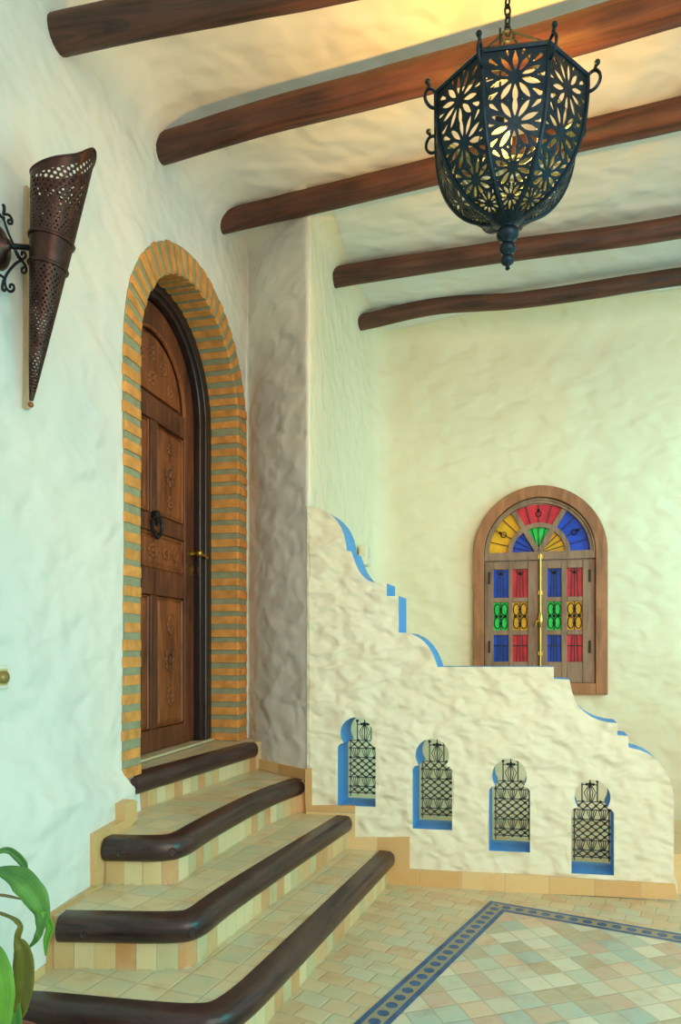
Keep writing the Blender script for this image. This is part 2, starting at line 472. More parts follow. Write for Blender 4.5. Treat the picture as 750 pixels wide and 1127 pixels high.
for p in V2:
    crv = .22 - .17 * sstep(.0, .66, p.x)
    d, z = (0.0, p.y) if p.y <= HC - .3 else cove((p.y - HC + .3) / .3 if p.y <= HC else 1 + (p.y - HC) / HX, crv)
    if HC - .3 < p.y <= HC: z = HC - .3 + (p.y - HC + .3) / .3 * (ZT - crv - HC + .3)
    q = L(p.x, z, 0)
    vs.append(q + LN * (d + batter(p.x, z) + lump(q, .007 * sstep(0, .15, abs(p.x - .72)), 1.8)))
mb.add(vs, [f if True else f for f in F2])
o = mb.build('wall_left', M['wall'], smooth=True); tag(o, 'pale plaster wall with the brick-arched door and the copper sconce', 'wall', kind='structure')

CS1 = Vector((-.05, 4.45, 0)); CS2 = Vector((.135, 5.05, 0))
plan = fillet([L(.700, 0), C1, CM, C2, CS1, CS2, C3, C4], [0, .03, .10, .05, .2, .15, .16, 0])
def split_at(pt):
    return min(range(len(plan)), key=lambda i: (plan[i] - pt).length)
i2 = split_at(C2); i3 = split_at(C3)
wall_strip('wall_return', plan[:i2 + 1], M['wall'], 'narrow plaster wall in shade between brick arch and stepped parapet', lambda t: .05 + .05 * t)
wall_strip('wall_side', plan[i2:i3 + 1], M['wall_cream'], 'cream plaster wall running back behind the stepped parapet', lambda t: .10)
wall_strip('wall_back', plan[i3:], M['wall_cream'], 'cream plaster wall holding the stained glass window', lambda t: .10 + .12 * sstep(.05, .3, t))

# ceiling, gently sagging between the beams
mb = MB(); nx, ny = 90, 80; vs = []; fs = []
for i in range(nx + 1):
    for j in range(ny + 1):
        x = -1.75 + 4.8 * i / nx; y = 1.45 + 4.3 * j / ny
        p = Vector((x, y, ZT)); vs.append(p + Vector((0, 0, .001 + lump(p, .004, 1.6))))
for i in range(nx):
    for j in range(ny): fs.append((i * (ny + 1) + j, i * (ny + 1) + j + 1, (i + 1) * (ny + 1) + j + 1, (i + 1) * (ny + 1) + j))
mb.add(vs, fs)
b0 = len(mb.v)
o = mb.build('ceiling', M['wall'], smooth=True, fix=False); tag(o, 'pale plaster ceiling crossed by dark wooden beams', 'ceiling', kind='structure')
sd = o.modifiers.new('solid', 'SOLIDIFY'); sd.thickness = .12; sd.offset = -1

# floor and its inlay border
mb = MB(); mb.add([(-1.75, -1.0, 0), (3.4, -1.0, 0), (3.4, 5.8, 0), (-1.75, 5.8, 0), (-1.75, -1.0, -.1), (3.4, -1.0, -.1), (3.4, 5.8, -.1), (-1.75, 5.8, -.1)], [(0, 1, 2, 3), (7, 6, 5, 4), (4, 5, 1, 0), (5, 6, 2, 1), (6, 7, 3, 2), (7, 4, 0, 3)])
o = mb.build('floor', M['floor_out']); tag(o, 'terracotta tile floor outside the blue border', 'floor', kind='structure')
K = Vector((.742, 3.417, 0)); da = Vector((.885, -.466, 0)).normalized(); db = Vector((-.529, -.848, 0)).normalized()
BW = .105
def edge_pt(d, e, off):  # inner corner of the mitred strip
    cr = abs(d.cross(e).z); return K + (d + e) * (off / cr)
Ki = edge_pt(da, db, BW)
mb = MB(); LA, LB = 3.0, 3.3
h = Vector((0, 0, .003))
def uvq(pts, d):
    nrm = Vector((-d.y, d.x, 0)); c0 = (Ki - K).dot(nrm); sg = 1 if c0 > 0 else -1
    return [((p - K).dot(d), (p - K).dot(nrm) * sg) for p in pts]
for d, ln in ((da, LA), (db, LB)):
    q = [K, K + d * ln, Ki + d * (ln - .1), Ki]
    mb.add([p + h for p in q], [(0, 1, 2, 3)], 0, [uvq(q, d)])
o = mb.build('trim_1', M['border'], origin=K); tag(o, 'blue and tan inlaid border turning a corner in the floor', 'floor border', kind='structure')
mb = MB(); q = [Ki, Ki + da * 2.9, Ki + da * 2.9 + db * 3.2, Ki + db * 3.2]
mb.add([p + Vector((0, 0, .002)) for p in q], [(0, 1, 2, 3)])
o = mb.build('floor', M['floor_in']); tag(o, 'diagonal mixed-colour tiles inside the blue border', 'floor', kind='structure')

# ------------------------------------------------------------------ staircase of four tiled steps
st = thing('staircase', L(0, 0, .5), 'four tiled steps with dark wooden nosings rising to the arched door', 'stairs')
ZS_ = [.178, .356, .532, .695]
noses = [
    [(18, 1105), (40, 1106), (150, 1117), (212, 1121), (247, 1116), (274, 1098), (300, 1074), (433, 938)],
    [(62, 1012), (120, 1013), (186, 1014), (222, 1010), (250, 987), (300, 954), (386, 899)],
    [(113, 925), (150, 926), (176, 926), (206, 922), (232, 905), (300, 870), (336, 858)],
    [(150, 855), (215, 837), (283, 818)]]
def ret_line(x):  # far boundary of the steps, on the return wall and the parapet face
    return None
def offset_path(pts, o):
    n = len(pts); out = []
    for i in range(n):
        d1 = pts[i] - pts[max(i - 1, 0)]; d2 = pts[min(i + 1, n - 1)] - pts[i]
        if d1.length < 1e-9: d1 = d2
        if d2.length < 1e-9: d2 = d1
        d1.normalize(); d2.normalize()
        n1 = Vector((d1.y, -d1.x, 0)); n2 = Vector((d2.y, -d2.x, 0)); m = (n1 + n2).normalized()
        out.append(pts[i] + m * (o / max(.5, m.dot(n1))))
    return out
prof = [(-.075, .004), (-.022, .004), (-.008, 0), (.002, -.010), (.008, -.026), (.009, -.044), (.005, -.062), (-.004, -.075), (-.016, -.082), (-.075, -.082)]
backs = [Vector((C2.x, C2.y + .02, 0)), Vector((CM.x - .01, CM.y + .03, 0)), C1 + Vector((-.02, .02, 0))]
z0 = 0.0
for idx in range(4):
    z1 = ZS_[idx]
    raw = [on_z(px, py, z1) for px, py in noses[idx]]
    raw = [Vector((p.x, p.y, 0)) for p in raw]
    path = raw if idx == 3 else [raw[0]] + chaikin(raw, 3)[1:]
    if idx == 3: path = resample(path, .1)
    # tread and riser: prism set back under the nosing
    inn = offset_path(path, -.03)
    first, last = inn[0], inn[-1]
    d_end = (path[-1] - path[-2]).normalized()
    if idx < 3:
        # end on the parapet face
        t = (BP - last).dot(BN) / d_end.dot(BN); e = last + d_end * t
        back = [e] + ([backs[0]] if idx < 2 or True else []) + backs[1:]
    else:
        e = last + d_end * .05; back = [e, backs[1], backs[2]]
    sw = (first - LP).dot(LU)
    start = L(sw - (.03 if idx < 3 else 0), 0, -.03)
    poly = [start] + inn + back
    if idx == 3: poly += [L(.56, 0, -.24), L(-.60, 0, -.24)]
    n = len(poly); mb = MB()
    mb.add([Vector((p.x, p.y, z1)) for p in poly], [tuple(range(n))], 0)
    mb.add([Vector((p.x, p.y, z0)) for p in poly], [tuple(reversed(range(n)))], 0)
    acc = 0.0
    for i in range(n):
        a, b = poly[i], poly[(i + 1) % n]; ln = (b - a).length
        mb.add([(a.x, a.y, z0), (b.x, b.y, z0), (b.x, b.y, z1), (a.x, a.y, z1)], [(0, 1, 2, 3)], 1, [[(acc, .001), (acc + ln, .001), (acc + ln, z1 - z0), (acc, z1 - z0)]])
        acc += ln
    mb.build('step', [M['tread'], M['riser']], st)
    # nosing
    rings = [[Vector((p.x, p.y, z1 + z)) for p in offset_path(path, o)] for o, z in prof]
    mb = MB(); m = len(prof); n = len(path); vs = [rings[k][i] for i in range(n) for k in range(m)]
    fs = [(i * m + k, i * m + (k + 1) % m, (i + 1) * m + (k + 1) % m, (i + 1) * m + k) for i in range(n - 1) for k in range(m)]
    fs += [tuple(range(m)), tuple(reversed(range((n - 1) * m, n * m)))]
    mb.add(vs, fs); no = smooth_angle(mb.build('nosing', M['nosing'], st), 50)
    if idx in (1, 2):
        for px, py in ([(96, 1026), (213, 1029)] if idx == 1 else [(135, 936), (186, 932)]):
            P = on_z(px, py, z1 - .042)
            j = min(range(n), key=lambda i: (path[i] - Vector((P.x, P.y, 0))).length)
            q = offset_path(path, .008)[j]; nn = (offset_path(path, 1)[j] - path[j]).normalized()
            pm = MB(); tgt = Vector((q.x, q.y, z1 - .044)); tt = Vector((-nn.y, nn.x, 0))
            pm.tube([tgt + tt * (.013 * math.cos(a * PI / 8)) + Vector((0, 0, .013 * math.sin(a * PI / 8))) for a in range(16)], .0035, 5, True)
            pm.tube([tgt - nn * .004, tgt + nn * .002], .010, 12)
            pm.build('dowel_plug', M['nosing'], no)
    z0 = z1

# tile skirting following the steps
def px_slab(name, pix, p, n, th, mats, label, zmin=None, hide=None):
    poly = []
    for px, py in pix:
        q = on_plane(px, py, p, n)
        if zmin is not None: q.z = max(q.z, zmin)
        poly.append(q)
    u = Vector((0, 0, 1)).cross(n).normalized(); mb = MB(); k = len(poly)
    uv = [(q.dot(u), q.z + .03) for q in poly]
    mb.add(poly, [tuple(range(k))], 0, [uv]); mb.add([q - n * th for q in poly], [tuple(reversed(range(k)))], 0, [list(reversed(uv))])
    for i in range(k):
        j = (i + 1) % k; mb.add([poly[i], poly[j], poly[j] - n * th, poly[i] - n * th], [(0, 1, 2, 3)], 0, [[uv[i], uv[j], uv[j], uv[i]]])
    o = mb.build(name, mats, origin=poly[0]); return tag(o, label, 'skirting', kind='structure')
px_slab('baseboard_left', [(147, 880), (138, 885), (138, 903), (106, 918), (106, 976), (84, 988), (55, 1006), (53, 1060), (30, 1078), (2, 1100), (2, 1112), (60, 1090), (66, 1030), (112, 1000), (116, 930), (144, 910), (151, 902), (151, 882)],
        L(-1.2, 0, .102), LN, .09, M['skirt'], 'ochre tile skirting climbing the left wall beside the steps', zmin=.006)
px_slab('baseboard_parapet', [(336, 846), (343, 847), (343, 887), (391, 887), (391, 922), (451, 922), (451, 957), (590, 964), (744, 974), (747, 990), (600, 985), (430, 976), (342, 976), (336, 880)],
        BP + BN * .016, BN, .03, M['skirt'], 'ochre tile skirting along the foot of the stepped parapet', zmin=.0)
rt = plan[:i2 + 1]; mb = MB(); rr = offset_path(rt, .014); rb = offset_path(rt, -.02)
acc = 0
for i in range(len(rt) - 1):
    ln = (rt[i + 1] - rt[i]).length
    for lo, hi, tp in ((.534, .592, 1),):
        a, b, c, d = rr[i], rr[i + 1], rb[i + 1], rb[i]
        zz = Vector((0, 0, lo)); zh = Vector((0, 0, hi))
        mb.add([a + zz, b + zz, b + zh, a + zh], [(0, 1, 2, 3)], 0, [[(acc, lo), (acc + ln, lo), (acc + ln, hi), (acc, hi)]])
        mb.add([a + zh, b + zh, c + zh, d + zh], [(0, 1, 2, 3)], 0, [[(acc, hi)] * 4])
    acc += ln
o = mb.build('baseboard_return', M['skirt'], origin=rt[0]); tag(o, 'short ochre tile skirting on the shaded wall above the second step', 'skirting', kind='structure')

# ------------------------------------------------------------------ stepped parapet with four niches
EX = Vector((.302, 1, 0)) * .20                                   # through the thickness
def Bpx(px, py):
    q = on_plane(px, py, BP, BN); return ((q - BP).dot(BU), q.z)
def Bm(s, z, e=0.0): return BP + BU * s + Vector((0, 0, z)) + EX * e
def qcurve(a, b, c, n=8):
    a, b, c = Vector(a), Vector(b), Vector(c); return [tuple(a * (1 - t) ** 2 + b * 2 * t * (1 - t) + c * t * t) for t in (k / n for k in range(n + 1))]
top = [(341, 556), (346, 557)] + qcurve((346, 557), (379, 566), (382, 606))[1:] + qcurve((387, 607), (396, 640), (413, 641)) + [(426, 642), (426, 656), (439, 656), (439, 696), (452, 697)] \
    + qcurve((456, 699), (474, 706), (482, 734)) + [(546, 734), (610, 734), (610, 747), (627, 748)] + qcurve((628, 752), (634, 794), (680, 796)) + [(680, 809), (692, 810), (692, 822)] + qcurve((694, 823), (736, 830), (742, 876))
pix = top + [(742, 920), (742, 962), (746, 972), (747, 990)]
tp = [Bpx(*p) for p in pix]
tp[-1] = (tp[-1][0], 0.0)
outer = [(-.014, 0.0)] + [(-.014, tp[0][1])] + tp[1:]
ntop = 1 + len(top)
outer = list(reversed(outer))
niches = []
NW, NH = .206, .478
def niche_shape(w=NW, hh=NH):
    r = .425 * w; cz = hh - r; neck = .70 * hh; a0 = math.asin((neck + .012 - cz) / r)
    pts = [(0, 0), (w, 0), (w, neck - .02), (w - .012, neck - .004), (w - .032, neck + .002)]
    for k in range(19):
        a = a0 + (PI - 2 * a0) * k / 18; pts.append((w / 2 + r * math.cos(a), cz + r * math.sin(a)))
    pts += [(.032, neck + .002), (.012, neck - .004), (0, neck - .02)]
    return pts
for px, py in ((371.8, 886.5), (454.4, 912), (538.6, 936), (629.2, 961)):
    s, z = Bpx(px, py); niches.append((s, z))
holes = [[(s + a, z + b) for a, b in niche_shape()] for s, z in niches]
V2, F2 = cdt_fill(outer, holes, .035)
mb = MB()
bal = thing('balustrade', Bm(.9, 0), 'stepped cream plaster parapet with blue edges and four keyhole niches', 'balustrade')
body = MB()
def front(p):
    q = Bm(p[0], p[1]); k = 1.0
    return q + BN * lump(q, .008, 5.0)
body.add([front(p) for p in V2], F2, 0)
body.add([Bm(p.x, p.y, 1.0) for p in V2], [list(reversed(f)) for f in F2], 0)
def rim(poly, blue_fn):
    n = len(poly)
    for i in range(n):
        j = (i + 1) % n; body.add([front(poly[i]), front(poly[j]), Bm(*poly[j], 1.0), Bm(*poly[i], 1.0)], [(0, 1, 2, 3)], 1 if blue_fn(i, poly[i], poly[j]) else 0)
zend = Bpx(742, 876)[1] - .002
rim(outer, lambda i, a, b: min(a[1], b[1]) > zend and not (a[0] < -.01 and b[0] < -.01))
for hpoly in holes: rim(hpoly, lambda i, a, b: True)
body.build('parapet_wall', [M['parapet'], M['blue']], bal)
# wrought grille of one niche, in (u, v) metres of the niche
def grille(fm):
    g = MB(); W = NW; H = NH; t = .0038
    P = lambda u, v: fm(u * W, v * H)
    def bar(*uv, r=t): g.tube([P(*q) for q in uv], r, 4)
    def knot(u, v, r=.0085): g.ball(P(u, v), r, 0, 6, 4)
    x0, x1 = .10, .96
    for u in (x0, x1): bar((u, .03), (u, .70))
    for v in (.075, .15, .26, .49, .60, .69): bar((x0, v), (x1, v), r=.0030)
    def lattice(v0, v1, rows, cols):
        for i in range(cols):
            for j in range(rows):
                ua, ub = x0 + (x1 - x0) * i / cols, x0 + (x1 - x0) * (i + 1) / cols; va, vb = v0 + (v1 - v0) * j / rows, v0 + (v1 - v0) * (j + 1) / rows
                bar((ua, va), (ub, vb)); bar((ua, vb), (ub, va)); knot((ua + ub) / 2, (va + vb) / 2)
                knot(ua, va)
                if i == cols - 1: knot(ub, va)
                if j == rows - 1: knot(ua, vb)
    lattice(.075, .15, 1, 4); lattice(.26, .49, 3, 4); lattice(.60, .69, 1, 4)
    def fans(v0, v1, k=3):
        for i in range(k):
            uc = x0 + (x1 - x0) * (i + .5) / k; w = (x1 - x0) / k
            for q in (-.42, -.2, 0, .2, .42):
                bar((uc + w * q * .3, v0), (uc + w * q * .7, v0 + (v1 - v0) * .5), (uc + w * q * 1.05, v1), r=.0026)
    fans(.15, .26); fans(.49, .60)
    for u, v in ((.29, .92), (.49, .965), (.67, .92)): bar((u, .69), (u, v)); knot(u, v, .0085)
    for q in (-.16, -.08, .08, .16): bar((.49 + q * .4, .70), (.49 + q * .9, .79), (.49 + q * .2, .87), r=.0026)
    bar((.29, .875), (.49, .89), (.67, .875), r=.003); knot(.49, .885, .011); knot(.41, .882, .008); knot(.57, .882, .008)
    return g
words4 = ['leftmost niche grille, nearest the steps', 'second niche grille from the steps', 'third niche grille from the steps', 'rightmost niche grille']
for (s, z), lb in zip(niches, words4):
    g_ = grille(lambda u, v, s=s, z=z: Bm(s + u, z + v, .86))
    g_.build('grille', M['grille'], bal)

# small plaster block on the side wall just above the parapet, and the first step behind the parapet
SN = Vector((1, -.264, 0)).normalized()
sp_ = C2.lerp(C3, .725)
mb = MB(); q = on_plane(400, 612, C2, SN)
mb.obox(q + SN * .012, SN * .032, Vector((.264, 1, 0)).normalized() * .075, (0, 0, .075))
o = mb.build('plaster_ledge', M['parapet'], origin=q, bevel=.02); tag(o, 'small pale plaster block jutting from the side wall above the parapet', 'ledge')
mb = MB(); a = on_plane(747.5, 985, BP, BN)
x0_ = a.x + .02; y0_ = 3.53
mb.add([(x0_, y0_, 0), (x0_ + .9, y0_, 0), (x0_ + .9, y0_ + .7, 0), (x0_, y0_ + .7, 0), (x0_, y0_, .20), (x0_ + .9, y0_, .20), (x0_ + .9, y0_ + .7, .20), (x0_, y0_ + .7, .20)],
       [(3, 2, 1, 0), (4, 5, 6, 7), (0, 1, 5, 4), (1, 2, 6, 5), (2, 3, 7, 6), (3, 0, 4, 7)], 0,
       [None, [(0, 0), (.9, 0), (.9, .7), (0, .7)], [(0, .05), (.9, .05), (.9, .25), (0, .25)], None, None, [(0, .05), (.7, .05), (.7, .25), (0, .25)]])
o = mb.build('tiled_step', M['skirt'], origin=(x0_, y0_, 0)); tag(o, 'ochre tiled step just past the right end of the parapet', 'step')

# ------------------------------------------------------------------ brick arch
ba = thing('brick_arch', L(0, .70, 0), 'orange brick arch with grey-green joints around the carved door', 'arch')
D0 = .012; DB = -.19
mb = MB(); mb.ring(arch(HWO - .004, .69), arch(HWI + .006, .69), lambda s, z: L(s, z, D0 - .008), lambda s, z: L(s, z, DB)); smooth_angle(mb.build('mortar', M['mortar'], ba), 40)
mb = MB()
def brick(fn, a0, a1):
    """one brick: wedge between angles/heights a0..a1, across the band and back into the reveal; corners eased"""
    j = lambda k: random.uniform(-k, k)
    o_, i_ = HWO + j(.0025), HWI - .001 + j(.003); d = D0 - .003 + j(.003); e = .010
    pr = [(o_, d - e), (o_ - e, d), (i_ + e, d), (i_, d - e), (i_, DB), (o_, DB)]
    for m_ in (0,):
        vs = [fn(a0, r, dd) for r, dd in pr] + [fn(a1, r, dd) for r, dd in pr]; k = len(pr)
        mb.add(vs, [tuple(range(k)), tuple(reversed(range(k, 2 * k)))] + [(i, k + i, k + (i + 1) % k, (i + 1) % k) for i in range(k)])
per = (ZS - .70) / 24; br = .045
z = .70
while z < ZS - .05:
    for sg in (-1, 1):
        jz = random.uniform(-.004, .004)
        brick(lambda a, r, d, sg=sg: L(sg * r, a, d), z + jz, z + br + jz + random.uniform(-.004, .004))
    z += per
na = 27
for k in range(na):
    a0 = PI * (k + .2) / na + random.uniform(-.008, .008); a1 = PI * (k + .77) / na + random.uniform(-.008, .008)
    brick(lambda a, r, d: L(r * math.cos(a), ZS + r * math.sin(a), d), a0, a1)
mb.build('bricks', M['brick'], ba)

# ------------------------------------------------------------------ the door
DC = -.06; LH = .465; Z0 = .70
dr = thing('door_1', L(DC, Z0, -.2), 'carved dark wooden door with arched top inside the brick arch', 'door', kind='structure')
fr = MB(); fr.ring(arch(.62, Z0, rise=.60, c=DC), arch(LH, Z0, rise=.475, c=DC), lambda s, z: L(s, z, -.165), lambda s, z: L(s, z, -.30))
fo = smooth_angle(fr.build('door_frame', M['door_frame'], dr, bevel=.008), 40)
for hw, r_, dd in ((.525, .014, -.163),):
    mm = MB(); mm.tube([L(s, z, dd) for s, z in arch(hw, Z0 + .002, rise=hw * .985, c=DC)], r_, 8)
    smooth_angle(mm.build('moulding', M['door_frame'], fo), 60)
leaf = MB(); leaf.slab(arch(LH - .002, Z0 + .015, rise=.473, c=DC), lambda s, z: L(s, z, -.235), lambda s, z: L(s, z, -.28))
lo = leaf.build('door_leaf', M['door'], dr)
fw = MB()
def fbox(mb_, s0, s1, z0, z1, d0, d1): mb_.obox(L((s0 + s1) / 2, (z0 + z1) / 2, (d0 + d1) / 2), LU * ((s1 - s0) / 2), LN * ((d1 - d0) / 2), (0, 0, (z1 - z0) / 2))
fw.ring(arch(LH - .003, Z0 + .016, rise=.47, c=DC), arch(.345, Z0 + .016, rise=.35, c=DC), lambda s, z: L(s, z, -.205), lambda s, z: L(s, z, -.24))
for a, b in ((2.44, 2.56), (1.86, 1.95), (1.53, 1.67), (.716, .83)): fbox(fw, DC - .35, DC + .35, a, b, -.24, -.206)
for a, b in ((1.95, 2.44), (.83, 1.53)): fbox(fw, DC - .035, DC + .035, a, b, -.24, -.207)
smooth_angle(fw.build('stiles_and_rails', M['door'], lo, bevel=.006), 40)
def carved(mb_, s, z, w, h_):
    """low relief rosette and leaves"""
    rot = Matrix((LU, LN, Vector((0, 0, 1)))).transposed()
    for k in range(8):
        a = k * PI / 4; mb_.ball(L(s + .42 * w * math.cos(a), z + .42 * h_ * math.sin(a), -.213), 1, 0, 8, 4, (.16 * w + .004, .006, .16 * h_ + .004), rot)
    mb_.ball(L(s, z, -.212), 1, 0, 8, 4, (.2 * w, .008, .2 * h_), rot)
def panel(s0, s1, z0, z1, motifs):
    p = MB()
    m = .035
    poly = [(s0, z0), (s1, z0), (s1, z1), (s0, z1)]; ins = [(s0 + m, z0 + m), (s1 - m, z0 + m), (s1 - m, z1 - m), (s0 + m, z1 - m)]
    for k in range(4):
        j = (k + 1) % 4; p.add([L(*poly[k], -.232), L(*poly[j], -.232), L(*ins[j], -.216), L(*ins[k], -.216)], [(0, 1, 2, 3)])
    p.add([L(*q, -.216) for q in ins], [(0, 1, 2, 3)])
    # bead round the panel
    bd = [(s0 + .01, z0 + .01), (s1 - .01, z0 + .01), (s1 - .01, z1 - .01), (s0 + .01, z1 - .01)]
    p.tube([L(*q, -.222) for q in bd], .009, 6, True)
    for sx_, zz, w, h_ in motifs: carved(p, sx_, zz, w, h_)
    p.build('door_panel', M['panel'], lo)
for sg in (-1, 1):
    a, b = (DC + .035, DC + .345) if sg > 0 else (DC - .345, DC - .035); c = (a + b) / 2
    panel(a, b, 1.95, 2.44, [(c, 2.2, .10, .12), (c, 2.34, .06, .06), (c, 2.05, .06, .06)])
    panel(a, b, .83, 1.53, [(c, 1.19, .11, .12), (c, 1.38, .07, .09), (c, .99, .07, .09)])
panel(DC - .345, DC + .345, 1.67, 1.86, [(DC, 1.765, .10, .07), (DC - .15, 1.765, .09, .06), (DC + .15, 1.765, .09, .06), (DC + .25, 1.765, .05, .05), (DC - .25, 1.765, .05, .05)])
ty = MB()
am = arch(.345, 2.56, zs=2.565, rise=.345, c=DC); ty.slab(arch(.30, 2.58, zs=2.585, rise=.29, c=DC), lambda s, z: L(s, z, -.214), lambda s, z: L(s, z, -.24))
ty.tube([L(s, z, -.212) for s, z in am], .012, 6)
for k in range(5): carved(ty, DC + .2 * math.cos(PI * (k + .5) / 5), 2.60 + .19 * math.sin(PI * (k + .5) / 5), .07, .07)
carved(ty, DC, 2.66, .09, .07)
ty.build('door_panel', M['panel'], lo)
# knocker, lever handle, lock plate, sill board
kn = MB(); kz = 1.885; kc = DC - .01
kn.tube([L(kc + .05 * math.cos(a * PI / 9), kz + .055 * math.sin(a * PI / 9), -.185) for a in range(18)], .009, 6, True)
kn.ball(L(kc, kz + .055, -.19), .02); kn.ball(L(kc, kz - .055, -.185), .015); kn.tube([L(kc, kz + .055, -.21), L(kc, kz + .055, -.18)], .028, 10)
for a in (35, 145, -90): kn.ball(L(kc + .03 * math.cos(R_(a)), kz + .0 + .03 * math.sin(R_(a)), -.197), .011)
kn.build('door_knocker', M['iron'], lo)
hd = MB(); hs, hz = DC + .425, 1.80
hd.tube([L(hs, hz, -.206), L(hs, hz, -.195)], .028, 14); hd.tube([L(hs, hz, -.2), L(hs, hz, -.155)], .010, 8)
hd.ball(L(hs - .01, hz, -.15), .022, 0, 10, 6); hd.tube([L(hs, hz, -.152), L(hs + .05, hz - .004, -.148), L(hs + .085, hz - .012, -.150)], [.010, .009, .007], 8); hd.ball(L(hs + .088, hz - .012, -.15), .011)
smooth_angle(hd.build('door_handle', M['brass'], lo), 50)
lk = MB(); lk.tube([L(hs, 1.715, -.206), L(hs, 1.715, -.198)], .022, 12); lk.obox(L(hs, 1.695, -.2), LU * .009, LN * .003, (0, 0, .02)); lk.build('keyhole_plate', M['brass'], lo)
sl = MB(); fbox(sl, DC - .60, DC + .60, Z0, Z0 + .012, -.29, -.14); sl.build('door_sill', M['tread'], dr)
bk = MB(); bk.slab([(-.9, .60), (.9, .60), (.9, 3.3), (-.9, 3.3)], lambda s, z: L(s, z, -.31), lambda s, z: L(s, z, -.34)); bk.build('door_backing', M['door_frame'], dr)

# ------------------------------------------------------------------ stained glass window
def Wpx(px, py):
    q = on_plane(px, py, WP, WNn); return ((q - WP).dot(WU), q.z)
a0, zsp = Wpx(521, 611); a1, _ = Wpx(668.5, 607); _, zb = Wpx(650, 764); HW = (a1 - a0) / 2; wc = (a0 + a1) / 2
_, ztp = Wpx(594, 535.5)
zsp = 1.965
def Wm(u, v, d=0.0): return WP + WU * (wc + u) + WNn * d + Vector((0, 0, zsp + v))      # d towards the room
wi = thing('window_1', Wm(0, zb - zsp), 'arched wooden window with stained glass fanlight and two glazed shutters', 'window', kind='structure')
VB = zb - zsp; RT = ztp - zsp
def warch(hw, v0, rise): return [(-hw, v0)] + [(-hw * math.cos(PI * k / 32), rise * math.sin(PI * k / 32) * (1 + .02 * (1 - abs(math.cos(PI * k / 32))))) for k in range(33)] + [(hw, v0)]
def Wf(d): return lambda u, v: Wm(u, v, d)
fr = MB(); fr.ring(warch(HW, VB, RT * .98), warch(HW - .085, VB + .002, RT * .98 - .085), Wf(.055), Wf(-.02))
wfr = MB(); 
fr.obox(Wm(0, VB + .042, .018), WU * (HW - .084), WNn * .037, (0, 0, .042))
fo = smooth_angle(fr.build('window_frame', M['window_wood'], wi, bevel=.006), 40)
ifr = MB(); ri = HW - .088
ifr.ring(warch(ri, 0, ri), warch(ri - .032, 0, ri - .032), Wf(.04), Wf(-.01))
ifr.tube([Wm(u, v, .045) for u, v in warch(ri - .006, 0, ri - .006)], .007, 6)
RO = ri - .034; RI0, RI1 = .19, .225
ifr.ring([(-RI1 * math.cos(PI * k / 24), RI1 * math.sin(PI * k / 24)) for k in range(25)], [(-RI0 * math.cos(PI * k / 24), RI0 * math.sin(PI * k / 24)) for k in range(25)], Wf(.036), Wf(-.005))
for a in (60, 120):
    c_, s_ = math.cos(R_(a)), math.sin(R_(a)); ifr.obox(Wm(c_ * RO / 2, s_ * RO / 2, .015), WU * (c_ * RO / 2) + Vector((0, 0, s_ * RO / 2)), WNn * .02, WU * (-s_ * .019) + Vector((0, 0, c_ * .019)))
ifr.obox(Wm(0, -.022, .02), WU * ri, WNn * .025, (0, 0, .030))
smooth_angle(ifr.build('fanlight_frame', M['shutter_wood'], wi, bevel=.003), 40)
def sector(r0, r1, a0_, a1_, n=10):
    return [(r0 * math.cos(R_(a0_ + (a1_ - a0_) * k / n)), r0 * math.sin(R_(a0_ + (a1_ - a0_) * k / n))) for k in range(n + 1)] + \
           [(r1 * math.cos(R_(a1_ + (a0_ - a1_) * k / n)), r1 * math.sin(R_(a1_ + (a0_ - a1_) * k / n))) for k in range(n + 1)]
GL = []
ironm = MB()
def ib(*uv, r=.0035): ironm.tube([Wm(u, v, .016) for u, v in uv], r, 4)
for r0, r1, cols in ((.02, RI0 + .004, ['yellow', 'green', 'blue_glass']), (RI1 - .004, RO + .004, ['blue_glass', 'red', 'yellow'])):
    for k, cname in enumerate(cols):
        p = MB(); p.slab(sector(r0, r1, 60 * k, 60 * k + 60), Wf(.010), Wf(.002)); tag(p.build('pane', M[cname], wi), cname.split('_')[0] + ' fanlight pane')
        for aa in (15, 30, 45):
            a = R_(60 * k + aa); rr0 = r0 + .02 if r0 < .1 else r0; ib((rr0 * math.cos(a), rr0 * math.sin(a)), (r1 * math.cos(a), r1 * math.sin(a)))
        if r0 > .1:
            a = R_(60 * k + 30); rm = (r0 + r1) / 2
            ib(*[(rm * math.cos(a) + .02 * math.cos(t * PI / 5), rm * math.sin(a) + .02 * math.sin(t * PI / 5)) for t in range(11)])
            ironm.ball(Wm((rm + .03) * math.cos(a), (rm + .03) * math.sin(a), .016), .011, 0, 6, 4)
ZX = lambda zx: (zx - 288.0) * .00222
SH0, SH1 = -.058, VB + .085                                     # shutter top and bottom
cols_u = {-1: [(ZX(140), ZX(189)), (ZX(203), ZX(253))], 1: [(ZX(316), ZX(361)), (ZX(379), ZX(428))]}
rows_v = [(-.118, -.330), (-.365, -.575), (-.612, -.812)]
glass = {0: ['blue_glass', 'red'], 1: ['green', 'yellow'], 2: ['blue_glass', 'red']}
